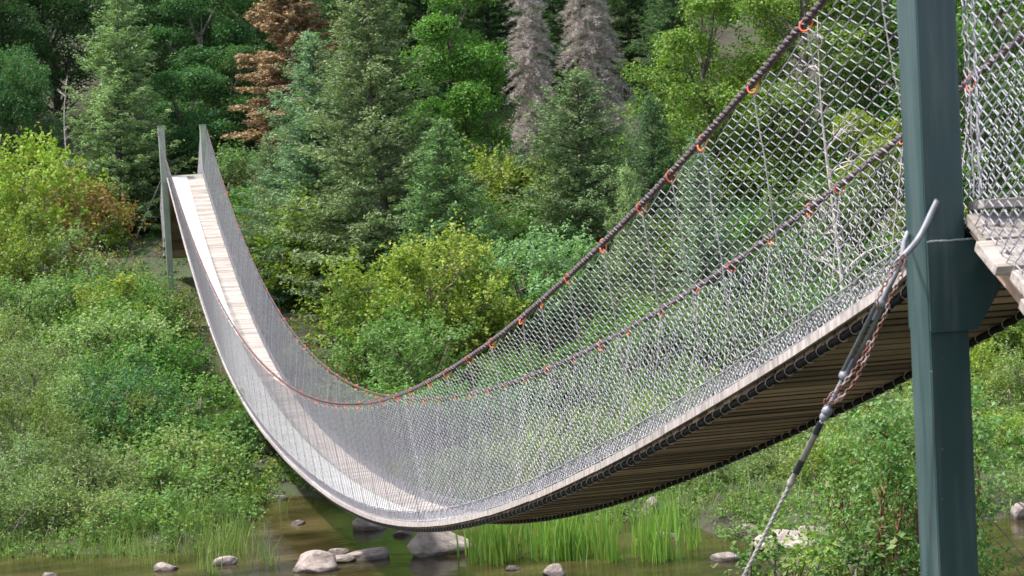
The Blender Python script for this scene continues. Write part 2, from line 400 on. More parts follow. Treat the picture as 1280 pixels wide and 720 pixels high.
# red rings with a hanger wire under each
ring_s = [.35, 1.26, 2.13, 3.09, 3.74, 4.44, 5.46, 6.49, 7.4, 8.08, 9.32]
while ring_s[-1] < BL-1: ring_s.append(ring_s[-1]+RNG.uniform(.92, 1.12))
back_s = [-.1, 1.2, 2.3, 3.3, 4.39, 4.98, 5.8, 6.72, 7.57, 8.65]
while back_s[-1] < BL-1: back_s.append(back_s[-1]+RNG.uniform(.92, 1.12))
B = MB(); a = np.linspace(0, 2*math.pi, 17)
B.tube(np.stack([0*a+.004*np.sin(a*2), 0.036*np.cos(a), .045*np.sin(a)], -1), .0054, 5, cap=False); ring_me = B.mesh('cable_ring', M_RED, True)
B = MB(); a = np.linspace(.6, 1.9*math.pi, 14)
B.tube(np.stack([.008*np.sin(a), .034*np.cos(a), .054*np.sin(a)], -1), .0064, 5); ring_me2 = B.mesh('cable_ring', M_RED, True)
nring = 0
for side, lst in ((0, ring_s), (1, back_s)):
    for hi, s_ in enumerate(lst[:49]):
        B = MB(); p = rail(s_, side); f = foot(s_+.01, side)
        if nring < 98:
            o = link('cable_ring', ring_me if nring % 3 else ring_me2, bridge); nring += 1
            o.location = p+np.array([0, 0, -.022]); o.rotation_euler = (RNG.normal(.2, .25), RNG.normal(0, .2), RNG.normal(.5, .35))
        P = np.linspace(p+np.array([0, 0, -.05]), f, 9); P[1:-1] += RNG.normal(0, .006, (7, 3))
        B.tube(P, .0042, 4)
        # short dark tail
        link('hanger_wire', B.mesh('hanger_wire', M_LASH), bridge)

# ------------------------------------------------------------------ towers
def gz(x, y): return float(ground_z(x, y))
def tower(name, y0, zd, ztop, paint, label, pw, beam_d, haunch):
    t = empty(name, (0, y0, zd), label, 'bridge tower')
    px = [-.095, BW+.13]; zb = min(gz(p, y0) for p in px)-.5-zd
    sgn = -1 if y0 < 10 else 1
    for i, x in enumerate(px):
        B = MB(); h = pw/2
        B.prism([(x-h, -h), (x+h, -h), (x+h, h), (x-h, h)], 'z', zb, ztop)
        p_ = link('post', B.mesh('post', paint), t, .006)
        B = MB(); B.prism([(x-h-.012, -h-.012), (x+h+.012, -h-.012), (x+h+.012, h+.012), (x-h-.012, h+.012)], 'z', ztop+.002, ztop+.03)
        link('cap', B.mesh('cap', paint), p_, .006)
    B = MB(); h = pw/2; xa, xb = px[0]-h+.006, px[1]+h-.006
    if haunch:
        poly = [(xa, -.0), (xa, -.455), (px[0]+h+.035, -.455), (px[0]+h+.20, -.215), (px[1]-h-.20, -.215), (px[1]-h-.035, -.455), (xb, -.455), (xb, -.0)]
    else: poly = [(xa, -.02), (xa, -.2), (xb, -.2), (xb, -.02)]
    B.prism(poly, 'y', sgn*(h+.016) if sgn < 0 else -(h+.016), sgn*-(h+.016) if sgn < 0 else (h+.016))
    bm_ = link('crossbeam', B.mesh('crossbeam', paint), t, .004)
    if haunch:
        B = MB()
        for k in range(26):
            x = xa+.002+k*(.272/26)
            B.box((x, -h-.016, .001+RNG.normal(0, .0008)), (.0108, .009, .007+RNG.uniform(0, .004)))
        link('weld_bead', B.mesh('weld_bead', M_EDGE, True), bm_)
    return t
near_tower = tower('steel_tower', 0.0, 0.0, 1.62, M_PAINT, 'dark green square steel tower posts and beam in the right foreground', .22, .4, True)
far_tower = tower('steel_tower', BL+.05, float(deck_z(BL)), 1.60, M_LITPAINT, 'green tower posts coloured pale as if sunlit, holding the far end of the bridge', .20, .2, False)

def ramp_thing(y0, z0, dr, slope, n, label, pw, mesh_cells, zb_len):
    t = empty('access_ramp', (0, y0, z0), label, 'ramp')
    ang = math.atan(slope); ca, sa = math.cos(ang), math.sin(ang)
    M_ = np.array([[1, 0, 0], [0, ca, dr*sa], [0, -dr*sa, ca]])
    B = MB()
    for k in range(n):
        c_ = np.array([BW/2+.015+(-.035 if k % 2 else .012)+RNG.normal(0, .012), dr*(k+.5)*(pw+.012)*ca, -(k+.5)*(pw+.012)*sa])
        B.box(c_+np.array([0, 0, RNG.normal(0, .004)]), (BW+.06, pw-.012, .055), M=M_@np.array([[math.cos(tw_ := RNG.normal(0, .012)), -math.sin(tw_), 0], [math.sin(tw_), math.cos(tw_), 0], [0, 0, 1]]))
    link('plank', B.mesh('plank', M_WOOD), t, .004)
    ln = n*(pw+.012)
    B = MB()
    for x in (.12, BW-.10):
        c_ = np.array([x, dr*ln/2*ca, -ln/2*sa])-(M_@np.array([0, 0, 1.]))*.105
        B.box(c_, (.07, ln, .15), M=M_)
    link('stringer', B.mesh('stringer', M_UNDER), t)
    # boards seen from below
    B = MB()
    for k in range(int(ln/.21)):
        c_ = np.array([BW/2+.015, dr*(k+.5)*.21*ca, -(k+.5)*.21*sa])-(M_@np.array([0, 0, 1.]))*.05
        B.box(c_, (BW-.02, .195, .03), M=M_)
    link('underside_board', B.mesh('underside_board', M_UNDER), t)
    for side in (0, 1):
        xx = -.0 if side == 0 else BW+.03
        def bot(s): s = np.asarray(s, float); return np.stack([0*s+xx, s, -np.abs(s)*slope+.03], -1)
        def top(s): s = np.asarray(s, float); return np.stack([0*s+xx+(-.03 if side == 0 else .03), s, -np.abs(s)*slope*.93+1.5], -1)
        s0, s1 = (-(ln*ca), -.1) if dr < 0 else (.1, ln*ca)
        B = MB(); chain_link(B, bot, top, s0, s1, mesh_cells[0], mesh_cells[1], .0036, 1 if side else -1, .05)
        P = top(np.linspace(s0, s1, 8)); B.tube(P, .012, 6)
        if dr < 0:
            for ee in (-.10, -.14, -.20, -.215):
                z_ = np.arange(.1, 1.5, .045); B.tube(np.stack([xx-.012+.004*np.sin(z_*40), ee+.014*np.sin(z_*70+ee*50), z_], -1), .0042, 4)
        link('chain_link_panel', B.mesh('chain_link_panel', M_WIRE), t)
    if dr < 0:
        B = MB()
        for k in range(5):
            for j in range(3):
                c_ = np.array([.05+.07*j+RNG.normal(0, .01), dr*(k+.5)*(pw+.012)*ca+RNG.normal(0, .03), -(k+.5)*(pw+.012)*sa])+(M_@np.array([0, 0, 1.]))*.025
                n_ = M_@np.array([0, 0, 1.])
                B.tube([c_, c_+n_*.012], .013, 6); B.tube([c_+n_*.008, c_+n_*.03], .006, 6)
        link('bolt', B.mesh('bolt', M_STEEL), t)
        B = MB(); B.box((BW/2+.05, -.015, .055), (BW-.02, .17, .045), M=np.array([[1, 0, 0], [0, 1, .08], [0, -.08, 1]])); link('threshold_plank', B.mesh('threshold_plank', M_WOOD), t, .004)
    return t
near_ramp = ramp_thing(-.13, .115, -1, .60, 11, 'weathered plank ramp with bolted boards and mesh side beside the near post', .245, (.098, .088), 1)
far_ramp = ramp_thing(BL+.18, float(deck_z(BL))-.02, 1, .75, 18, 'steep plank ramp with mesh sides dropping away behind the far tower', .24, (.12, .08), 1)

# far stay wire
A0 = np.array([-.18, BL+.05, float(deck_z(BL))-.05]); A1 = at(138, 350, 64.0); A1[2] = gz(A1[0], A1[1])
B = MB(); B.tube(np.linspace(A0, A1, 6), .016, 5)
o = link('stay_wire', B.mesh('stay_wire', M_STEEL), None); tag(o, 'thin grey stay wire slanting down from the far tower to the left bank', 'cable')

# ------------------------------------------------------------------ near stay with turnbuckle
st = empty('turnbuckle_stay', (0, 0, 0), 'grey turnbuckle with rusty chains and pale strand slanting from the dark green post', 'stay cable')
dtop = 9.55
pT, pE = at(1130, 322, dtop), at(930, 720, 10.1)
ax = (pE-pT)/np.linalg.norm(pE-pT)
def al(px, py): # point on the stay nearest that image position
    best = min(np.linspace(0, 2.2, 1200), key=lambda t: (lambda P: (640+F_PX*((P-CAM)@R2)/((P-CAM)@FWD)-px)**2+(360-F_PX*((P-CAM)@U2)/((P-CAM)@FWD)-py)**2)(pT+ax*t))
    return pT+ax*best, best
sidev = np.cross(ax, FWD); sidev /= np.linalg.norm(sidev)
a0, t0 = al(1102, 378); a1, t1 = al(1056, 470); a2, t2 = al(1036, 515)
a3, t3 = al(1024, 536); a4, t4 = al(1002, 585); a5, t5 = al(992, 604)
B = MB()
for sg in (-1, 1): B.tube([a0+sidev*.017*sg, a1+sidev*.017*sg], .0115, 8)
for c_ in (a0, a1):
    B.tube([c_-ax*.028, c_-ax*.012, c_+ax*.012, c_+ax*.028], [.014, .031, .031, .014], 8)
link('turnbuckle_body', B.mesh('turnbuckle_body', M_STEEL, True), st)
B = MB(); P = np.linspace(pT+ax*.02, a0+ax*.10, 60); B.tube(P, .0125+.0018*(np.arange(60) % 2), 8)
link('threaded_rod', B.mesh('threaded_rod', M_STEEL, True), st)
B = MB(); P = np.linspace(a1-ax*.10, a2, 60); B.tube(P, .0125+.0018*(np.arange(60) % 2), 8)
link('threaded_rod', B.mesh('threaded_rod', M_STEEL, True), st)
# bent bar hooked round the post
B = MB()
pts = [on_y(1172, 250, -.135), on_y(1166, 262, -.136), on_y(1158, 280, -.138), on_y(1150, 296, -.145), on_y(1140, 309, -.165), at(1131, 318, 9.55), at(1125, 327, 9.57)]
P = np.array(pts); tt = np.linspace(0, len(P)-1, 30); P = np.stack([np.interp(tt, np.arange(len(P)), P[:, a]) for a in range(3)], -1)
for _ in range(4): P[1:-1] = (P[:-2]+P[1:-1]*2+P[2:])/4
B.tube(P, .0165, 8)
P = np.array([at(1135, 290, 9.85), at(1130, 303, 9.75), at(1128, 318, 9.62), at(1126, 326, 9.58)]); B.tube(P, .013, 8)
link('hook_bar', B.mesh('hook_bar', M_STEEL, True), st)
B = MB()
for c_, rr in ((a2, .028), (a2+ax*.03, .024)):
    th = np.linspace(-1, 1, 9); B.tube([c_+ax*.03*q_ for q_ in th], [max(.006, rr*math.sqrt(max(0, 1-q_*q_))) for q_ in th], 9)
link('socket', B.mesh('socket', M_STEEL, True), st); B = MB()
a = np.linspace(0, 2*math.pi, 15)
for c_ in (pT+ax*.04,):
    B.tube(np.array([c_+sidev*.028*math.cos(q_)+ax*.034*math.sin(q_) for q_ in a]), .009, 6, cap=False)
link('shackle', B.mesh('shackle', M_STEEL, True), st)
B = MB(); B.tube([a3, a4], .0175, 8); link('sleeve', B.mesh('sleeve', M_PALEROPE, True), st)
B = MB()
for c_, l_ in ((a3, .035), (a4, .04)): B.tube([c_-ax*l_, c_+ax*l_], .0185, 8)
link('tape_band', B.mesh('tape_band', M_DARKWRAP, True), st)
# strand on to its ground anchor
t_ = t5
while True:
    p = pT+ax*t_
    if p[2] < gz(p[0], p[1]) or t_ > 30: break
    t_ += .1
B = MB(); P = np.linspace(a2, p, 80); strand(B, P, .0095, .10, 5, 3, .5); B.tube([a5-ax*.05, a5, a5+ax*.03], [.013, .021, .013], 7)
link('wire_strand', B.mesh('wire_strand', M_PALEROPE, True), st)
B = MB(); a = np.linspace(0, 2*math.pi, 11)
B.tube(np.array([[.0085*math.cos(q_), 0, 0.0165*math.sin(q_)] for q_ in a]), .0036, 5, cap=False); link_me = B.mesh('chain_link', M_RUST, True)
def chain(P):
    P = np.array(P); tt = np.linspace(0, len(P)-1, 60); P = np.stack([np.interp(tt, np.arange(len(P)), P[:, a]) for a in range(3)], -1)
    for _ in range(6): P[1:-1] = (P[:-2]+P[1:-1]*2+P[2:])/4
    seg = np.concatenate([[0], np.cumsum(np.linalg.norm(np.diff(P, axis=0), axis=1))])
    B = MB(); vm = np.array([v.co[:] for v in link_me.vertices]); fm = np.array([list(p.vertices) for p in link_me.polygons])
    n = int(seg[-1]/.026)
    for k in range(n):
        c_ = np.array([np.interp(k*.026, seg, P[:, a]) for a in range(3)]); c2_ = np.array([np.interp(k*.026+.02, seg, P[:, a]) for a in range(3)])
        T = c2_-c_; T /= np.linalg.norm(T)+1e-9; A = np.cross(T, FWD); A /= np.linalg.norm(A); Bn = np.cross(T, A)
        if k % 2: A, Bn = Bn, A
        B.add(c_+vm[:, :1]*A+vm[:, 1:2]*Bn+vm[:, 2:]*T, fm)
    link('chain', B.mesh('chain', M_RUST, True), st)
chain([at(1128, 322, 9.5), at(1112, 345, 9.5), at(1102, 362, 9.5), at(1095, 380, 9.49), at(1099, 392, 9.5)])
chain([at(1131, 322, 9.5), at(1129, 340, 9.49), at(1120, 358, 9.48), at(1112, 372, 9.48), at(1108, 392, 9.48), at(1098, 410, 9.5), at(1090, 430, 9.5), at(1080, 455, 9.5), at(1070, 475, 9.52), at(1058, 492, 9.52), at(1040, 507, 9.55)])
chain([at(1086, 430, 9.55), at(1078, 448, 9.55), at(1066, 466, 9.55), at(1050, 485, 9.55), at(1034, 498, 9.55), at(1030, 508, 9.55), at(1046, 500, 9.55), at(1056, 488, 9.56)])

# ------------------------------------------------------------------ vegetation generators (trees built at real size, base at 0)
def rdir(n, up=0.0, rng=None):
    v = rng.normal(size=(n, 3)); v /= np.linalg.norm(v, axis=1, keepdims=True); v[:, 2] += up
    return v/(np.linalg.norm(v, axis=1, keepdims=True)+1e-9)
def leaf_quads(B, c, nrm, L, W, rng, tang=None):
    n = len(c)
    t = np.cross(nrm, rng.normal(size=(n, 3))) if tang is None else tang-nrm*(tang*nrm).sum(1, keepdims=True)
    t /= np.linalg.norm(t, axis=1, keepdims=True)+1e-9; b_ = np.cross(nrm, t)
    L = (L*rng.uniform(.7, 1.3, n))[:, None]; W = (W*rng.uniform(.7, 1.3, n))[:, None]
    v = np.stack([c-t*L/2, c+b_*W/2-t*L*.08+nrm*W*.12, c+t*L/2, c-b_*W/2-t*L*.08+nrm*W*.12], 1)
    B.add(v.reshape(-1, 3), np.arange(4*n).reshape(n, 4))

def wiggle(a, b_, n, amp, rng, sag=0):
    t = np.linspace(0, 1, n)[:, None]; P = a+(b_-a)*t
    k = rng.normal(size=(2, 3))*amp; P += k[0]*np.sin(t*math.pi)+k[1]*np.sin(t*2*math.pi)*.6; P[:, 2] += sag*np.sin(t[:, 0]*math.pi)
    return P

def broadleaf(seed, H, Rr, base, nlobe, nclump, nleaf, leaf, clump_r=.38, stems=1, leafy=.62, upb=.5, bark=M_BARK, lmat=M_LEAF, droop=0.0, trunk_r=None, shoots=0):
    rng = np.random.default_rng(seed); T = MB(); K = MB()
    trunk_r = trunk_r or H*.016
    tops = []
    for k in range(stems):
        a = np.array([rng.normal(0, .08*(stems > 1)), rng.normal(0, .08*(stems > 1)), -.3])*(1 if stems == 1 else Rr)
        a[2] = -.3; ang = rng.uniform(0, 6.28); sp = 0.12*Rr if stems == 1 else .55*Rr
        b_ = np.array([math.cos(ang)*sp, math.sin(ang)*sp, H*(.86 if stems == 1 else rng.uniform(.55, .85))])
        P = wiggle(a, b_, 14, .03*H if stems == 1 else .05*H, rng); T.tube(P, np.linspace(trunk_r*(1 if stems == 1 else .45), .012, 14), 7); tops.append(P)
    lc = []
    for k in range(nlobe):
        z = base+(H-base)*(k+.5)/nlobe*.92+rng.normal(0, .03*H)
        fz = (z-base)/(H-base)
        w_ = Rr*math.sqrt(max(.05, 1-((fz-.42)/.62)**2)) if fz > .42 else Rr*(.72+.28*fz/.42)
        ang = k*2.4+rng.uniform(-.6, .6); r_ = w_*rng.uniform(.35, .68)
        lr = Rr*rng.uniform(.26, .50)*(1.15-.4*fz)
        lc.append((np.array([math.cos(ang)*r_, math.sin(ang)*r_, min(z, H-lr*.75)]), lr))
    per = max(1, nclump//nlobe); ncl = []
    for c_, lr in lc:
        P0 = tops[rng.integers(len(tops))]; i0 = int(np.clip((c_[2]-lr*.9)/H*13, 1, 12))
        a = P0[i0]; L_ = wiggle(a, c_, 7, .06*lr, rng, -.05*lr); T.tube(L_, np.linspace(trunk_r*.42, .01, 7), 5)
        d = rdir(per, .35, rng); rad = lr*rng.uniform(.55, 1.12, per)[:, None]*np.array([1, 1, .78])
        cc = c_+d*rad; cc[:, 2] = np.maximum(cc[:, 2], .08*H*rng.random(per)); ncl.append(cc)
        for q_ in range(0, per, 3): T.tube(wiggle(L_[rng.integers(3, 7)], cc[q_], 4, .04, rng), [.012, .009, .006, .003], 3, cap=False)
    cc = np.concatenate(ncl)
    sz = rng.uniform(.55, 1.35, len(cc))*clump_r; n_ = np.maximum(4, (nleaf*sz/clump_r*rng.uniform(.6, 1.4, len(cc)))).astype(int)
    idx = np.repeat(np.arange(len(cc)), n_); d = rdir(len(idx), .25, rng)
    P = cc[idx]+d*(sz[idx]*rng.uniform(.25, 1.0, len(idx))**.6)[:, None]*np.array([1, 1, .8])
    if shoots:
        ns = len(cc)*shoots; ci = np.repeat(np.arange(len(cc)), shoots); sd_ = rdir(ns, 1.1, rng)+.55*(cc[ci]-np.array([0, 0, base+.3*(H-base)]))/Rr; sd_ /= np.linalg.norm(sd_, axis=1, keepdims=True)
        so_ = cc[ci]+rng.normal(0, .4, (ns, 3))*sz[ci][:, None]-np.array([0, 0, 1])*sz[ci][:, None]*.6; ln_ = sz[ci]*rng.uniform(1.2, 2.6, ns)
        li = rng.integers(0, ns, len(idx)); uu = rng.random(len(idx))**.8
        P = so_[li]+sd_[li]*(ln_[li]*uu)[:, None]+rng.normal(0, .5, (len(idx), 3))*(leaf*(1.25-.7*uu))[:, None]; d = sd_[li]
    nrm = rdir(len(idx), upb, rng)+d*.45; nrm /= np.linalg.norm(nrm, axis=1, keepdims=True)
    P[:, 2] -= droop*np.abs(rng.normal(size=len(P)))
    leaf_quads(K, P, nrm, leaf, leaf*leafy, rng)
    return T.mesh('trunk', bark, True), K.mesh('crown', lmat)

def conifer(seed, H, Rr, base=.05, dens=1.0, needle=.085, dead=0.0, gaps=.0, tw_mat=M_NEEDLE, bark=M_BARK, upturn=.25, top_pow=.85, nb=9):
    rng = np.random.default_rng(seed); T = MB(); K = MB()
    P = wiggle(np.array([0, 0, -.4]), np.array([0, 0, H]), 18, .012*H, rng); T.tube(P, np.linspace(H*.013+.02, .008, 18), 7)
    z = H*base; CC = []; NN = []; TT = []; LL = []
    ph = 0.0
    lobes = rng.normal(size=(5,)); 
    while z < H-.1:
        f = (z/H-base)/(1-base); reach = Rr*(1-f)**top_pow*(1 if f > .08 else .8)
        n = max(4, int(nb*(.6+.4*(1-f))*rng.uniform(.8, 1.2)))
        for k in range(n):
            if rng.random() < gaps: continue
            ang = ph+k*2*math.pi/n+rng.normal(0, .16)
            rr = reach*rng.uniform(.55, 1.15)*(1+.10*math.sin(ang*2+lobes[0]+z)+.08*math.sin(ang*3+z*1.7+lobes[1]))+.05
            dv = np.array([math.cos(ang), math.sin(ang), 0]); o = np.array([np.interp(z, P[:, 2], P[:, 0]), np.interp(z, P[:, 2], P[:, 1]), z+rng.normal(0, .04)])
            t = np.linspace(0, 1, 7); droop = -.30*rr*(1-f)*(t-.0)+upturn*rr*t**2.2+ (.55*rr*f*t)
            Bp = o+dv*(rr*t)[:, None]; Bp[:, 2] += droop
            T.tube(Bp, np.linspace(.010+.010*rr, .003, 7), 3, cap=False)
            # flat sprays of twigs to both sides, hanging a little
            m_ = max(4, int((rr*13+2)*dens)); tt = np.sort(rng.uniform(.12, 1.0, m_))
            for q_ in tt:
                a = np.array([np.interp(q_, t, Bp[:, j]) for j in range(3)])
                sd = 1 if rng.random() < .5 else -1
                tw = (.18+.42*rr*(1-q_)*.9)*rng.uniform(.6, 1.15); tw = min(tw, .75)
                dd = dv*.75+sd*np.array([-dv[1], dv[0], 0])*rng.uniform(.35, 1.0)+np.array([0, 0, rng.normal(.0, .16)-.06+.18*f]); dd /= np.linalg.norm(dd)
                nn = max(4, int(tw/.030*(.8+.4*dens)))
                u_ = rng.uniform(0, 1, nn); C_ = a+dd*(u_*tw)[:, None]+rng.normal(0, .035, (nn, 3)); C_[:, 2] -= .10*tw*u_**2
                CC.append(C_); TT.append(dd+rng.normal(0, .5, (nn, 3))+np.array([0, 0, .12])); NN.append(rng.normal(0, .55, (nn, 3))+np.array([0, 0, .9])); LL.append(np.full(nn, needle*(1.0-.25*u_)))
        ph += .9; z += (.15+.14*(1-f))*(1 if H > 5 else .6)/max(.7, dens**.3)
    # leader
    nn = 26; u_ = rng.uniform(0, 1, nn); C_ = np.array([P[-1, 0], P[-1, 1], H])+np.stack([rng.normal(0, .015, nn), rng.normal(0, .015, nn), u_*.35-.2], -1)
    CC.append(C_); TT.append(np.tile([0, 0, 1.], (nn, 1))+rng.normal(0, .4, (nn, 3))); NN.append(rng.normal(size=(nn, 3))); LL.append(np.full(nn, needle))
    c_ = np.concatenate(CC); t_ = np.concatenate(TT); n_ = np.concatenate(NN); l_ = np.concatenate(LL)
    n_ /= np.linalg.norm(n_, axis=1, keepdims=True)+1e-9
    if dead: 
        keep = rng.random(len(c_)) > dead; c_, t_, n_, l_ = c_[keep], t_[keep], n_[keep], l_[keep]
    wid = .42 if tw_mat is not M_GREYTWIG else .06
    nn_ = n_-t_*0; leaf_quads(K, c_, nn_, l_*1.15, l_*wid, rng, tang=t_)
    return T.mesh('trunk', bark, True), K.mesh('crown', tw_mat)

def bare_tree(seed, H, spread, mat_, n0=7, twigs=True):
    rng = np.random.default_rng(seed); T = MB(); K = MB()
    P = wiggle(np.array([0, 0, -.4]), np.array([.1*spread, 0, H]), 16, .03*H, rng); T.tube(P, np.linspace(.06, .008, 16), 6)
    def grow(a, d, L, r, lv):
        b_ = a+d*L; Q_ = wiggle(a, b_, 7, .06*L, rng, .03*L); K.tube(Q_, np.linspace(r, r*.35, 7), 4, cap=False)
        if lv == 0: return
        for _ in range(rng.integers(3, 6)):
            i = rng.integers(2, 7); nd = d+rng.normal(0, .55, 3); nd /= np.linalg.norm(nd); grow(Q_[i], nd, L*rng.uniform(.35, .6), r*.5, lv-1)
    for k in range(n0*2):
        i = rng.integers(4, 15); ang = rng.uniform(0, 6.28); d = np.array([math.cos(ang), math.sin(ang), rng.uniform(.1, .8)]); d /= np.linalg.norm(d)
        grow(P[i], d, spread*rng.uniform(.4, 1)*(1.1-i/18), .022, 2)
    return T.mesh('trunk', mat_, True), K.mesh('branch', mat_, True)

def shrub(seed, H, Rr, nclump, nleaf, leaf, **k):
    return broadleaf(seed, H, Rr, .12*H, k.pop('nlobe', 9), nclump, nleaf, leaf, stems=k.pop('stems', 6), bark=k.pop('bark', M_TWIG), shoots=k.pop('shoots', 5), trunk_r=.05, **k)

SP = {}
SP['spruce'] = [(conifer(21, 9.5, 2.9, needle=.10, gaps=.12), 9.5), (conifer(22, 9.0, 2.8, nb=10, needle=.10), 9.0), (conifer(23, 8.5, 2.6, dens=1.1, needle=.10), 8.5)]
SP['airy_spruce'] = [(conifer(24, 9.5, 2.5, gaps=.22, dens=1.0, needle=.11, upturn=.32), 9.5)]
SP['small_spruce'] = [(conifer(31, 4.5, 1.6, dens=1.2, needle=.085, nb=7), 4.5), (conifer(32, 5.0, 2.0, dens=1.2, needle=.085, nb=7), 5.0)]
SP['dead_brown'] = [(conifer(41, 11, 2.9, gaps=.35, dens=1.5, needle=.13, tw_mat=M_DRY, bark=M_GREYTWIG, upturn=.05), 11)]
SP['dead_grey'] = [(conifer(42, 10, 2.0, gaps=.15, dens=1.3, needle=.26, dead=.15, tw_mat=M_GREYTWIG, bark=M_GREYTWIG, upturn=-.5, nb=8, top_pow=.45), 10), (conifer(43, 10, 2.1, gaps=.2, dens=1.3, needle=.26, dead=.15, tw_mat=M_GREYTWIG, bark=M_GREYTWIG, upturn=-.55, nb=8, top_pow=.45), 10)]
SP['broad'] = [(broadleaf(51, 10, 2.9, 1.6, 17, 520, 70, .115, .42), 10), (broadleaf(52, 10, 2.6, 1.2, 16, 480, 70, .11, .40), 10), (broadleaf(53, 9.5, 3.1, 1.0, 18, 540, 65, .12, .45), 9.5)]
SP['narrow'] = [(broadleaf(55, 9, 2.2, 1.0, 17, 620, 70, .10, .36), 9)]
SP['shrub'] = [(shrub(61, 3.0, 1.7, 190, 60, .092, clump_r=.26, nlobe=12), 3.0), (shrub(62, 2.8, 1.9, 200, 60, .088, clump_r=.26, nlobe=13), 2.8), (shrub(63, 3.2, 1.5, 180, 60, .092, clump_r=.25, nlobe=11), 3.2), (shrub(64, 3.0, 1.6, 190, 60, .085, clump_r=.25, nlobe=14), 3.0)]
SP['willow'] = [(shrub(66, 2.4, 1.4, 190, 62, .085, clump_r=.24, leafy=.34, upb=.2, nlobe=12), 2.4), (shrub(67, 2.2, 1.5, 190, 62, .08, clump_r=.23, leafy=.34, upb=.2, nlobe=13), 2.2), (shrub(68, 2.6, 1.3, 190, 62, .085, clump_r=.23, leafy=.34, upb=.2, nlobe=12), 2.6)]
SP['open_shrub'] = [(shrub(71, 2.6, 1.5, 120, 36, .075, clump_r=.24, nlobe=11, stems=11), 2.6), (shrub(72, 2.4, 1.4, 110, 36, .075, clump_r=.25, nlobe=10, stems=12), 2.4)]
SP['birch_shrub'] = [(shrub(75, 2.6, 1.05, 360, 28, .052, clump_r=.16, nlobe=16, stems=9, leafy=.8, bark=M_REDTWIG, upb=.1), 2.6), (shrub(76, 2.4, 1.0, 340, 28, .052, clump_r=.16, nlobe=15, stems=8, leafy=.8, bark=M_REDTWIG, upb=.1), 2.4)]
SP['broad_weed'] = [(shrub(78, 1.5, .8, 60, 14, .085, clump_r=.17, nlobe=10, stems=9, leafy=.8, upb=.9, bark=M_TWIG), 1.5)]
SP['bare'] = [(bare_tree(81, 6.5, 2.3, M_GREYTWIG), 6.5)]
SP['snag'] = [(bare_tree(82, 6.0, .9, M_GREYTWIG, 4), 6.0)]
DEF_W = {k: 1.0 for k in SP}
NAME = dict(spruce='spruce_tree', airy_spruce='spruce_tree', small_spruce='spruce_sapling', dead_brown='dead_spruce_tree', dead_grey='dead_spruce_tree', broad='broadleaf_tree', narrow='broadleaf_tree',
            shrub='shrub', willow='willow_bush', open_shrub='shrub', birch_shrub='birch_shrub', broad_weed='leafy_plant', bare='bare_tree', snag='dead_snag')
CATN = dict(spruce='spruce tree', airy_spruce='spruce tree', small_spruce='spruce tree', dead_brown='dead tree', dead_grey='dead tree', broad='tree', narrow='tree', shrub='bush', willow='bush', open_shrub='bush', birch_shrub='bush', broad_weed='plant', bare='dead tree', snag='dead tree')
COL = dict(spr=(.205, .275, .12), sprl=(.25, .31, .13), sprd=(.085, .145, .06), blue=(.20, .28, .145), brown=(.31, .185, .135), grey=(.30, .27, .25),
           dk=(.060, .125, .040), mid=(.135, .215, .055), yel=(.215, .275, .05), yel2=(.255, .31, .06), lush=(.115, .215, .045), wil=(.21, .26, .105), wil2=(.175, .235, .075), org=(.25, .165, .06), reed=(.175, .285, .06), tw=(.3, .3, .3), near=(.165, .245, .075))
count = {}
def plant(sp, px, d, top, w, col, label, group=None, var=None, low=False):
    p = at(px, 300, d); u, dd = ud(p[0], p[1]); x, y = p[0], p[1]; z0 = gz(x, y)
    ztop = at(px, top, d)[2]; h = max(.5, ztop-z0)
    k = count.get(sp, 0); count[sp] = k+1; vs = SP[sp]; (tm, cm), H0 = vs[(k if var is None else var) % len(vs)]
    s = h/H0
    if low and deck_z(min(y, BL))-z0 < 1.25: return None
    if low: s = min(s, (float(deck_z(min(y, BL)))-1.5-z0)/H0, .42); s = max(s, .22); ztop = z0+s*H0
    elif s < .85 and sp in ('shrub', 'willow', 'open_shrub', 'spruce', 'broad', 'narrow'): s = .85; z0 = ztop-s*H0
    wx = s**.7
    ext = {'spruce': 2.4, 'broad': 2.8, 'narrow': 2.0, 'small_spruce': 1.8}.get(sp, 1.55 if ztop < float(deck_z(min(y, BL)))+.5 else 2.3)*wx*w
    if not low and y < BL+6 and abs(x-.55) < .85+ext and ztop > float(deck_z(min(y, BL)))-1.4:
        x = .55+(1 if x > .3 else -1)*(.85+ext)
    t = empty(NAME[sp], (x, y, z0), label, CATN[sp], group)
    t.scale = (wx*w, wx*w, s); t.rotation_euler = (R(RNG.normal(0, 1.2)), R(RNG.normal(0, 1.2)), RNG.uniform(0, 6.28))
    a = link('trunk', tm, t); b_ = link('branches' if cm.name.startswith('branch') else 'crown', cm, t)
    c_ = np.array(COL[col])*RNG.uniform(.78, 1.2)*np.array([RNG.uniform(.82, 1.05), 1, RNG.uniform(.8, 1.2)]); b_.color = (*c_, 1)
    return t
G1 = 'dark broadleaf trees filling the top left of the hillside'
L1 = 'one of the dark green broadleaf trees crowding the top left hillside'
for px, d, top, sp in ((-60, 84, -110, 'broad'), (20, 86, -70, 'broad'), (80, 90, -120, 'broad'), (215, 82, -60, 'broad'), (265, 79, -20, 'broad'), (320, 84, -110, 'broad'), (235, 74, 90, 'narrow'), (300, 76, 60, 'narrow')):
    plant(sp, px, d, top, 1.25, 'dk', L1, G1)
plant('broad', 20, 72, 40, .9, 'dk', L1, G1)
G2 = 'dark evergreens standing far back between the dead trees'
L2 = 'one of the dark spruces far back at the top, behind the dead grey trees'
for px, d, top in ((620, 92, -130), (700, 90, -90), (800, 88, -120), (440, 88, -120), (860, 84, -40), (540, 90, -150)):
    plant('spruce', px, d, top, 1.3, 'sprd', L2, G2)
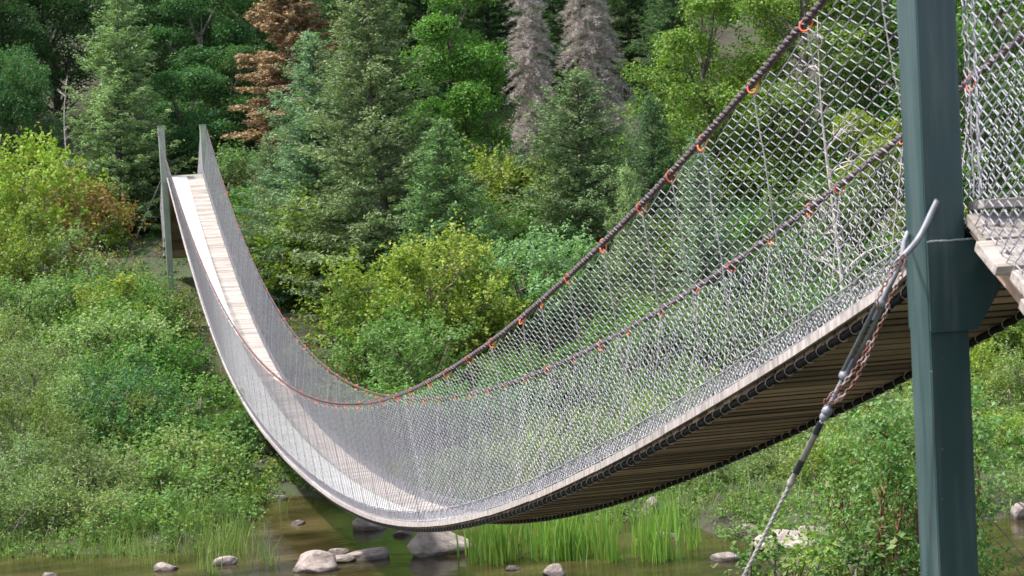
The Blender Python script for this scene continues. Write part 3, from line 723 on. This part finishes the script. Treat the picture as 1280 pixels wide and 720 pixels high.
plant('airy_spruce', 158, 72, -14, 1.35, 'sprl', 'tall airy light green spruce standing just left of the far tower')
plant('snag', 98, 70, 95, .8, 'tw', 'thin pale dead trunk left of the airy spruce')
plant('snag', 178, 84, -60, .7, 'tw', 'leaning dark bare trunk at the top edge right of the airy spruce')
plant('dead_brown', 388, 72, -90, 1.25, 'brown', 'dead spruce with rusty brown needles behind the tallest green spruce')
plant('spruce', 482, 57, -50, 1.3, 'spr', 'tallest broad green spruce in the middle of the hillside', var=0)
plant('spruce', 402, 61, 40, 1.3, 'blue', 'green spruce overlapping the left side of the tallest spruce', var=1)
plant('spruce', 560, 55, 150, 1.3, 'blue', 'shorter spruce at the right foot of the tallest spruce', var=2)
plant('spruce', 345, 62, 170, .8, 'spr', 'low spruce right of the bridge under the brown dead spruce')
plant('narrow', 582, 70, -30, 1.15, 'lush', 'bright green broadleaf tree with a dark trunk between spruce and grey dead trees')
plant('dead_grey', 668, 76, -40, .85, 'grey', 'left of the two grey leafless dead spruces at the top', var=0)
plant('dead_grey', 752, 78, -90, .9, 'grey', 'right of the two grey leafless dead spruces at the top', var=1)
plant('small_spruce', 722, 60, 84, 1.35, 'spr', 'pointed green spruce in front of the grey dead trees', var=1)
plant('spruce', 655, 64, 200, .95, 'sprd', 'low dark spruce left of the pointed spruce below the bright broadleaf tree')
plant('spruce', 815, 63, 120, 1.05, 'sprd', 'dark dense spruce just left of the upper mesh below the yellow green tree')
plant('small_spruce', 790, 50, 205, .7, 'sprl', 'thin pale spruce tip beside the handrail cable', var=0)
plant('broad', 905, 66, -40, 1.1, 'yel', 'yellow green broadleaf tree at the top left of the upper mesh', var=2)
plant('broad', 1010, 64, -90, 1.15, 'yel', 'tall yellow green broadleaf tree behind the top of the mesh', var=1)
plant('broad', 1130, 66, -80, 1.1, 'mid', 'green broadleaf tree right behind the dark green post', var=0)
plant('broad', 1230, 62, -60, 1.1, 'mid', 'green broadleaf tree at the right edge behind the mesh', var=2)
plant('broad', 1320, 66, -60, 1.1, 'yel', 'yellowish tree at the far right edge', var=1)
plant('spruce', 880, 52, 170, .85, 'blue', 'pale green spruce seen through the mesh in the centre right')
plant('spruce', 960, 56, 240, .8, 'spr', 'spruce seen through the mesh right of the pale one')
plant('bare', 1045, 46, 20, .9, 'tw', 'bare pale branching tree seen through the upper mesh left of the post')
plant('broad', 1120, 58, 130, .8, 'yel', 'low yellow green tree seen through the mesh beside the post', var=1)
plant('shrub', 640, 62, 250, 1.2, 'lush', 'leafy shrub right of the short spruce at mid height')
plant('shrub', 600, 64, 200, 1.2, 'yel', 'yellowish shrub under the bright broadleaf tree')
# light shrubs in the middle, in front of the spruces
for px, d, top, w, c, l in ((455, 49, 322, 1.15, 'yel', 'rounded yellow green shrub left of the spruce foot above the sagging handrail'), (550, 50, 300, 1.15, 'yel2', 'tall yellow green shrub in the centre above the sagging handrail'),
    (395, 48, 375, 1.05, 'mid', 'green shrub right of the far handrail below the spruces'), (505, 46, 400, 1.1, 'mid', 'low green shrub just above the lowest handrail point'), (600, 50, 345, 1.1, 'yel', 'yellow green shrub right of the tall central shrub'),
    (670, 51, 300, 1.2, 'spr', 'dull green shrub left of the near handrail in the centre'), (735, 50, 340, 1.1, 'mid', 'green shrub seen through the mesh in the centre')):
    plant('shrub', px, d, top, w, c, l)
G7 = 'mixed bushes covering the hillside between the trees'
for k in range(46):
    px = RNG.uniform(-40, 1320); d = RNG.uniform(56, 82)
    if 165 < px < 330 and d < 74: continue
    p = at(px, 300, d); z0 = gz(p[0], p[1]); tp = 360-(z0+RNG.uniform(2.0, 3.4)-CAM[2])/d*F_PX-120-.054*(px-640)
    plant('shrub', px, d, tp-18, 1.2, ['mid', 'lush', 'yel', 'dk'][k % 4], 'one of the mixed bushes filling the gaps between the hillside trees', G7)
G3 = 'green bushes on the far bank seen through the mesh'
for px, d, top in ((780, 47, 400), (840, 48, 370), (900, 47, 400), (960, 46, 380), (1020, 46, 360), (1080, 45, 390), (1130, 45, 380), (700, 44, 440), (640, 45, 450), (585, 43, 480), (540, 42, 520), (1190, 46, 360), (1240, 48, 330), (1290, 46, 350), (820, 42, 470), (1100, 50, 300), (980, 52, 300)):
    plant('shrub', px, d, top, 1.15, ['mid', 'yel', 'lush', 'wil2'][px//10 % 4], 'one of the green bushes along the far bank seen through the mesh sides', G3)
# slope at the left
for sp, px, d, top, w, c, l in (('shrub', 14, 60, 182, 1.1, 'yel', 'bright yellow green bush at the left edge on the slope'), ('shrub', 62, 63, 222, 1.1, 'org', 'orange tinged bush left of the airy spruce'),
    ('shrub', 20, 56, 268, 1.1, 'yel', 'yellow green bush at the left edge below the brightest one'), ('open_shrub', 75, 56, 290, 1.1, 'wil', 'pale open bush at the foot of the airy spruce'),
    ('shrub', 300, 70, 190, 1.3, 'wil2', 'bush with orange tips right of the far tower top'), ('shrub', 335, 64, 240, 1.1, 'lush', 'green bush beside the mesh below the brown dead spruce'),
    ('open_shrub', 312, 62, 272, .9, 'org', 'small dry yellow bush right of the upper deck'), ('shrub', 228, 74, 185, 1.0, 'lush', 'green bush seen between the far tower posts'), ('shrub', 265, 76, 160, 1.0, 'mid', 'green bush just behind the right post of the far tower')):
    plant(sp, px, d, top, w, c, l)
G4 = 'leafy bushes massed on the left bank below the far tower'
for px, d, top, c in ((165, 57, 352, 'mid'), (195, 56, 372, 'wil2'), (120, 58, 335, 'mid'), (215, 54, 392, 'mid'), (180, 53, 372, 'lush'), (30, 51, 350, 'wil2'), (95, 52, 345, 'mid'), (140, 51, 352, 'yel'), (205, 49, 380, 'mid'), (255, 47, 420, 'lush'), (120, 47, 395, 'wil'), (175, 44, 440, 'mid'), (225, 43, 470, 'dk'), (280, 43, 470, 'mid'), (320, 42, 520, 'mid'), (290, 40.5, 560, 'dk'), (355, 41, 500, 'mid'), (345, 40, 540, 'dk'), (318, 39.6, 520, 'mid'), (375, 41, 545, 'lush'), (285, 40, 500, 'dk'), (250, 40, 560, 'dk')):
    plant('shrub', px, d, top, 1.1, c, 'one of the leafy green bushes massed on the left bank below the far tower', G4)
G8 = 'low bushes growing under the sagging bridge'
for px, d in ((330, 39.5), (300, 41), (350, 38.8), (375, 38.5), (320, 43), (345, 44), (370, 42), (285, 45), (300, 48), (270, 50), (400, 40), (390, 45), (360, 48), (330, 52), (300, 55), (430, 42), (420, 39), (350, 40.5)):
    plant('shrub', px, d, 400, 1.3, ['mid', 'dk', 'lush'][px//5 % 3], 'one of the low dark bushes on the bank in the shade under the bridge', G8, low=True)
G5 = 'pale willow bushes along the left shore'
for px, d, top in ((-10, 46, 400), (45, 44, 440), (90, 41, 480), (20, 39, 500), (140, 40, 500), (65, 37, 545), (-15, 36, 560), (120, 36.5, 570), (30, 34.5, 600), (90, 34.2, 620), (-30, 34, 610), (165, 36, 590)):
    plant('willow', px, d, top, 1.1, ['wil', 'wil2', 'yel'][px//5 % 3], 'one of the pale narrow leaved willow bushes crowding the lower left shore', G5)
for px, d, top in ((215, 34.5, 620), (250, 35, 625), (185, 33.6, 640), (232, 34, 650), (150, 33.8, 630), (200, 36, 575), (322, 39.6, 560), (280, 38, 545), (235, 36.5, 590), (262, 37.5, 575), (292, 39.5, 560), (275, 36, 610), (305, 38.8, 585)):
    plant('open_shrub', px, d, top, 1.2, 'mid', 'one of the small bushes at the water edge right of the willows', 'small bushes at the water edge')
plant('open_shrub', 225, 40.5, 470, 1.2, 'dk', 'dark open bush with bare stems in the middle of the left bank')
plant('open_shrub', 178, 41, 465, 1.2, 'dk', 'dark hollow bush left of the bare stemmed one on the left bank')
plant('open_shrub', 205, 37.5, 545, 1.1, 'wil', 'open pale twiggy bush at the tip of the left bank')
plant('open_shrub', 245, 38.5, 560, 1.0, 'yel', 'sparse yellow green bush right of the pale twiggy one over the water')
# right far bank
G6 = 'low pale bushes on the right bank below the bridge'
for px, d, top in ((600, 37.5, 570), (650, 37, 565), (700, 36.5, 550), (745, 36, 575), (790, 36.5, 545), (835, 35, 570), (885, 34.5, 575), (930, 34, 585), (990, 34.5, 560), (1040, 34, 560), (680, 40, 530), (770, 39, 515), (830, 40, 500), (860, 38, 560), (905, 37, 585), (950, 38, 540), (1000, 37, 560), (1050, 38, 530), (1110, 37, 520), (1180, 40, 470), (1235, 40, 440), (1285, 39, 450), (1250, 36, 520), (1290, 35, 560), (1000, 42, 480), (1060, 42, 470)):
    plant('willow', px, d, top, 1.1, ['wil', 'yel', 'wil2'][px//5 % 3], 'one of the low pale bushes on the right bank beneath the bridge deck', G6)
plant('birch_shrub', 1085, 18.5, 490, 1.0, 'near', 'leafy birch shrub with reddish stems close left of the dark green post', var=0)
plant('birch_shrub', 1058, 19.5, 560, .8, 'near', 'lower birch shrub left of the taller one under the deck', var=1)
plant('birch_shrub', 1130, 17.5, 560, .8, 'near', 'birch shrub touching the left side of the dark green post', var=1)
plant('broad_weed', 895, 19.5, 668, .9, 'near', 'broad leaved weed at the bottom edge left of the stay cable foot')
plant('broad_weed', 1000, 18.5, 680, .9, 'yel', 'broad leaved weed at the bottom edge right of the stay cable foot')
plant('broad_weed', 1045, 17.5, 660, 1.2, 'near', 'broad leaved weed at the bottom under the birch shrubs')

# overhanging sapling at the right edge
def sprig():
    rng = np.random.default_rng(5); d = 12.5
    base = at(1330, 660, d); z0 = gz(base[0], base[1]); t = empty('sapling', (base[0], base[1], z0), 'near sapling with bright leaves and bare twigs poking in at the right edge', 'plant')
    T = MB(); K = MB(); o = np.array([base[0], base[1], z0]); tops = []
    stem = wiggle(np.zeros(3), at(1322, 520, d)-o, 10, .05, rng); T.tube(stem, np.linspace(.016, .006, 10), 5)
    for (px, py, i, lf) in ((1262, 556, 8, 1), (1272, 540, 8, 1), (1276, 572, 7, 1), (1228, 598, 5, 0), (1236, 668, 2, 0), (1222, 636, 3, 0), (1262, 690, 1, 1), (1290, 500, 9, 1), (1300, 560, 8, 1)):
        P = wiggle(stem[i], at(px, py, d)-o, 7, .02, rng, .03); T.tube(P, np.linspace(.006, .0022, 7), 4)
        if lf:
            n = 9; u_ = rng.uniform(.55, 1.03, n); c_ = np.stack([np.interp(u_, np.linspace(0, 1, 7), P[:, a]) for a in range(3)], -1)+rng.normal(0, .018, (n, 3))
            leaf_quads(K, c_, rdir(n, .5, rng), .07, .042, rng)
        else:
            for _ in range(4):
                a = P[rng.integers(2, 6)]; T.tube(wiggle(a, a+rng.normal(0, .07, 3), 4, .01, rng), [.002, .0018, .0015, .001], 3)
    link('trunk', T.mesh('trunk', M_TWIG, True), t); c_ = link('crown', K.mesh('crown', M_LEAF), t); c_.color = (*COL['lush'], 1)
sprig()

# ------------------------------------------------------------------ uncountable growth
def scatter_clumps(name, n, d0, d1, r0, r1, nl, leaf, col, label_kind='stuff', leafy=.6, umin=-.34, umax=.34, seed=3, cond=None, zoff=.1):
    rng = np.random.default_rng(seed); d = rng.uniform(d0, d1, n); u = rng.uniform(umin, umax, n)*d; x, y = xy(u, d)
    e = d-np.interp(u, SH_U, SH_D); ok = e > (.3 if name != 'shore_plants' else -.15)
    if cond is not None: ok &= cond(u, d, e)
    x, y = x[ok], y[ok]; z = ground_z(x, y); n = len(x); r = rng.uniform(r0, r1, n)
    idx = np.repeat(np.arange(n), nl); dd = rdir(len(idx), .5, rng)
    P = np.stack([x, y, z+zoff], -1)[idx]+dd*(r[idx]*rng.uniform(.2, 1, len(idx)))[:, None]
    B = MB(); leaf_quads(B, P, rdir(len(idx), .6, rng), leaf, leaf*leafy, rng)
    o = link(name, B.mesh(name, M_LEAF)); o.color = (*COL[col], 1); tag(o, kind='stuff'); return o
tag(scatter_clumps('ground_cover', 2600, 34, 86, .15, .45, 36, .09, 'dk'), 'low leafy growth covering the hillside floor', 'ground cover')
tag(scatter_clumps('yellow_undergrowth', 1500, 34, 70, .15, .45, 34, .075, 'yel2', seed=8), 'yellow green low growth scattered between the bushes', 'ground cover')
tag(scatter_clumps('shore_plants', 3600, 28, 42, .10, .30, 46, .065, 'mid', seed=21, zoff=.06, cond=lambda u, d, e: e < 7), 'low leafy plants covering the muddy shore', 'ground cover')
o = scatter_clumps('red_undergrowth', 420, 44, 70, .15, .4, 30, .07, 'org', seed=9, cond=lambda u, d, e: (u < -.02*d)); tag(o, 'orange and rust coloured low growth on the slope at left', 'ground cover')

def far_wood():
    rng = np.random.default_rng(77); B = MB()
    for k in range(46):
        d = rng.uniform(94, 122); u = rng.uniform(-.33, .33)*d; x, y = xy(u, d); z = gz(x, y); H = rng.uniform(9, 14); n = 150
        cc = rdir(n, .2, rng)*np.array([3.2, 3.2, H*.5])*rng.uniform(.55, 1, (n, 1))+np.array([x, y, z+H*.52])
        idx = np.repeat(np.arange(n), 34); P = cc[idx]+rdir(len(idx), .2, rng)*rng.uniform(.1, .75, (len(idx), 1)); leaf_quads(B, P, rdir(len(idx), .5, rng), .24, .16, rng)
        B.tube([(x, y, z-.5), (x, y, z+H*.7)], [.16, .05], 5)
    o = link('far_wood', B.mesh('far_wood', M_LEAF)); o.color = (*COL['dk'], 1); tag(o, 'dark unbroken wood closing the top of the hillside', 'wood', kind='stuff')
far_wood()

def blades(name, spots, col, hgt, wid, label, spread=.15, seed=1, bend=.35):
    """spots: (px, py on the water or the bank, number, spread in metres)"""
    rng = np.random.default_rng(seed); B = MB(); A = []
    for (x, y, z, n, sp, hs) in spots:
        X = x+rng.normal(0, sp, n); Y = y+rng.normal(0, sp, n); Z = np.maximum(np.full(n, WATER-.05), ground_z(X, Y)-.03)
        h = hgt*hs*rng.uniform(.25, 1.0, n)**.8*1.15; ang = rng.uniform(0, 6.28, n); bd = rng.uniform(.02, bend, n)*h
        t = np.linspace(0, 1, 5); dx, dy = np.cos(ang), np.sin(ang); w_ = wid*rng.uniform(.7, 1.3, n); wa = rng.uniform(0, 6.28, n)
        for j in range(5):
            c_ = np.stack([X+dx*bd*t[j]**2, Y+dy*bd*t[j]**2, Z+h*t[j]*(1-.12*t[j]*bd/h)], -1); s_ = np.stack([np.cos(wa), np.sin(wa), 0*wa], -1)*(w_*(1-t[j]**1.6)+.0008)[:, None]/2
            A.append((j, c_-s_, c_+s_))
        L_ = np.stack([a for (_, a, _) in A[-5:]], 1); R_ = np.stack([b_ for (_, _, b_) in A[-5:]], 1)
        v = np.concatenate([L_, R_], 1); f = []
        o = (np.arange(n)*10)[:, None]
        F = np.concatenate([o+np.array([[j, j+5, j+6, j+1]]) for j in range(4)]); B.add(v.reshape(-1, 3), F)
    o = link(name, B.mesh(name, M_GRASS)); o.color = (*COL[col], 1); tag(o, label, 'grass', kind='stuff')
def wpt(px, py):       # point of the water surface seen at that place
    v = FWD+R2*((px-640)/F_PX)+U2*((360-py)/F_PX); k = (WATER-CAM[2])/v[2]; p = CAM+v*k; return p[0], p[1], WATER
rng = np.random.default_rng(12); sp = []
for px in (592, 603, 618, 640, 668, 676, 702, 712, 722, 752, 766, 800, 812, 838, 846, 862):
    for _ in range(2):
        q_ = wpt(px+rng.normal(0, 8), rng.uniform(664, 706)); sp.append((*q_, int(rng.uniform(12, 34)), rng.uniform(.06, .16), rng.uniform(.7, 1.15)))
for px in (612, 635, 700, 715, 760, 820): sp.append((*wpt(px, 700), 38, .10, 1.1))
blades('reeds', sp, 'reed', 1.0, .026, 'bright green reeds standing in the shallow water below the bridge', seed=2, bend=.3)
sp = []
for k in range(64):
    px = rng.uniform(150, 300); q_ = wpt(px, rng.uniform(665, 706)); sp.append((*q_, int(rng.uniform(10, 24)), rng.uniform(.08, .25), rng.uniform(.5, 1)))
for k in range(60):
    px = rng.uniform(-20, 160); q_ = wpt(px, rng.uniform(680, 700)); sp.append((*q_, 14, .2, rng.uniform(.4, .7)))
for px, py in ((268, 716), (255, 712), (330, 700), (340, 706), (355, 640), (300, 690)): sp.append((*wpt(px, py), 16, .07, .9))
blades('shore_grass', sp, 'wil2', .7, .014, 'tall yellow green grass fringing the left shore', seed=4, bend=.5)
sp = []
for k in range(130):
    px = rng.uniform(560, 1300); d = rng.uniform(32, 39); p = at(px, 500, d); 
    if gz(p[0], p[1]) < WATER-.15: continue
    sp.append((p[0], p[1], 0, int(rng.uniform(10, 26)), .22, rng.uniform(.5, 1)))
blades('bank_grass', sp, 'wil', .75, .016, 'pale green grass on the right bank beneath the bridge', seed=6, bend=.6)
sp = []
for k in range(220):
    px = rng.uniform(860, 1320); d = rng.uniform(14, 24); p = at(px, 700, d); sp.append((p[0], p[1], 0, 18, .2, rng.uniform(.4, .9)))
blades('near_bank_grass', sp, 'wil2', .5, .012, 'grass growing on the near bank around the birch shrubs', seed=7, bend=.6)

# ------------------------------------------------------------------ rocks
def rock(px, py, wpx, hpx, label, shade=1.0, sink=.35, d=None, seed=None, ang=0.0, flat=1.0):
    import bmesh
    k = count.get('rock', 0); count['rock'] = k+1; rng = np.random.default_rng(seed or 100+k)
    if d is None:
        x, y, z = wpt(px, py); dd = (np.array([x, y, z])-CAM)@FWD
    else:
        p = at(px, py, d); x, y, z = p; z = gz(x, y); dd = d
    w_ = wpx/F_PX*dd; h_ = hpx/F_PX*dd
    bm = bmesh.new(); bmesh.ops.create_icosphere(bm, subdivisions=4, radius=1.0)
    pl = rng.normal(size=(14, 3)); pl /= np.linalg.norm(pl, axis=1, keepdims=True); dist = rng.uniform(.52, .9, 14)
    f1 = rng.normal(size=(6, 3))*2.2; ph = rng.uniform(0, 6.28, 6)
    for v in bm.verts:
        c_ = np.array(v.co); 
        for n_, q_ in zip(pl, dist):
            ex = c_@n_-q_
            if ex > 0: c_ = c_-n_*ex*.93
        c_ = c_*(1+.035*np.sum(np.sin(f1@c_*1.5+ph))/2+.012*math.sin(c_[0]*17+c_[1]*13)*math.sin(c_[2]*19))
        v.co = c_
    me = bpy.data.meshes.new('rock'); 
    for f in bm.faces: f.smooth = True
    bm.to_mesh(me); bm.free(); me.materials.append(M_ROCK)
    o = link('rock', me); o.location = (x, y, z+h_*(.5-sink)*.9); o.scale = (w_*.56, w_*.45*flat, h_*.72); o.rotation_euler = (0, 0, -YAW+ang)
    o.color = (shade, shade*.97, shade*.95, 1); tag(o, label, 'rock')
rock(546, 690, 78, 42, 'large rounded pinkish boulder in the water under the lowest part of the bridge', 1.3)
rock(462, 660, 52, 22, 'pale rock partly hidden behind the bottom of the bridge', 1.1)
rock(393, 712, 60, 28, 'pale wedge shaped rock in the water at the bottom left of centre', 1.15)
rock(462, 697, 62, 16, 'long flat pale rock left of the large boulder', 1.15)
rock(425, 691, 28, 8, 'tiny flat rock just behind the long flat rock', 1.15)
rock(424, 701, 42, 10, 'low flat rock between the wedge rock and the long rock', 1.05)
rock(207, 712, 34, 12, 'small pale rock at the foot of the left shore grass', 1.15)
rock(283, 705, 32, 12, 'small pale rock right of the left shore grass', 1.15)
rock(694, 718, 34, 18, 'small pale rock at the bottom edge right of the boulder', 1.1)
rock(60, 722, 22, 8, 'little rock at the bottom edge far left', 1.0)
rock(352, 624, 20, 8, 'small grey rock at the back water edge left', .9)
rock(975, 684, 90, 24, 'broad flat pale rock behind the stay cable', 1.3)
rock(940, 668, 50, 16, 'brownish rock left of the stay cable on the bank', .8)
rock(815, 640, 26, 24, 'grey rock standing among the reeds', .95, d=33.5)
rock(830, 672, 30, 12, 'flat pale rock below the standing grey one', 1.05)
rock(1275, 648, 26, 24, 'pale rock at the right edge by the water', 1.1)
rock(335, 352, 44, 36, 'grey pink rock outcrop right of the far deck', .85, d=64, sink=.2)
rock(322, 330, 30, 20, 'small rock above the outcrop right of the far deck', .85, d=66, sink=.1)
rock(505, 668, 30, 10, 'low pale stone left of and behind the large boulder', 1.1)
rock(372, 655, 24, 6, 'flat wet stone in the still water left under the bridge', .9)
rock(640, 712, 20, 6, 'small wet stone among the reeds right of the boulder', 1.0)
rock(905, 700, 34, 12, 'small pale stone at the bottom left of the stay cable', 1.1)
rock(1010, 672, 44, 18, 'pale rock right of the broad flat one, half behind leaves', 1.25)
rock(78, 285, 46, 22, 'flat rock outcrop on the slope left of the airy spruce', .9, d=64, sink=.0)

# ------------------------------------------------------------------ light
wd = bpy.data.worlds.new('World'); S.world = wd; wd.use_nodes = True; nt = wd.node_tree
sky = nt.nodes.new('ShaderNodeTexSky'); sky.sky_type = 'NISHITA'; sky.sun_disc = False
SUN_EL, SUN_DIR = 63, np.array([-.50, .12])     # horizontal direction towards the sun
az = math.atan2(SUN_DIR[0], SUN_DIR[1])
sky.sun_elevation = R(SUN_EL); sky.sun_rotation = az; sky.air_density = 1.0; sky.dust_density = 2.5
hs_ = nt.nodes.new('ShaderNodeHueSaturation'); hs_.inputs['Saturation'].default_value = .55; nt.links.new(sky.outputs[0], hs_.inputs['Color']); nt.links.new(hs_.outputs[0], nt.nodes['Background'].inputs[0]); nt.nodes['Background'].inputs[1].default_value = .15
sl = bpy.data.lights.new('sun', 'SUN'); sl.energy = 3.0; sl.angle = R(3.0); sl.color = (1, .96, .90)
so = bpy.data.objects.new('sun', sl); C.objects.link(so)
sd = Vector((math.sin(az)*math.cos(R(SUN_EL)), math.cos(az)*math.cos(R(SUN_EL)), math.sin(R(SUN_EL))))
so.rotation_euler = sd.to_track_quat('Z', 'Y').to_euler()
S.view_settings.view_transform = 'Standard'; S.view_settings.look = 'None'; S.view_settings.exposure = 1.3; S.view_settings.gamma = 1
S.render.engine = 'CYCLES'
S.cycles.max_bounces = 8; S.cycles.diffuse_bounces = 3; S.cycles.transmission_bounces = 3
S.render.resolution_x = 1280; S.render.resolution_y = 720
print('objects', len(S.objects))
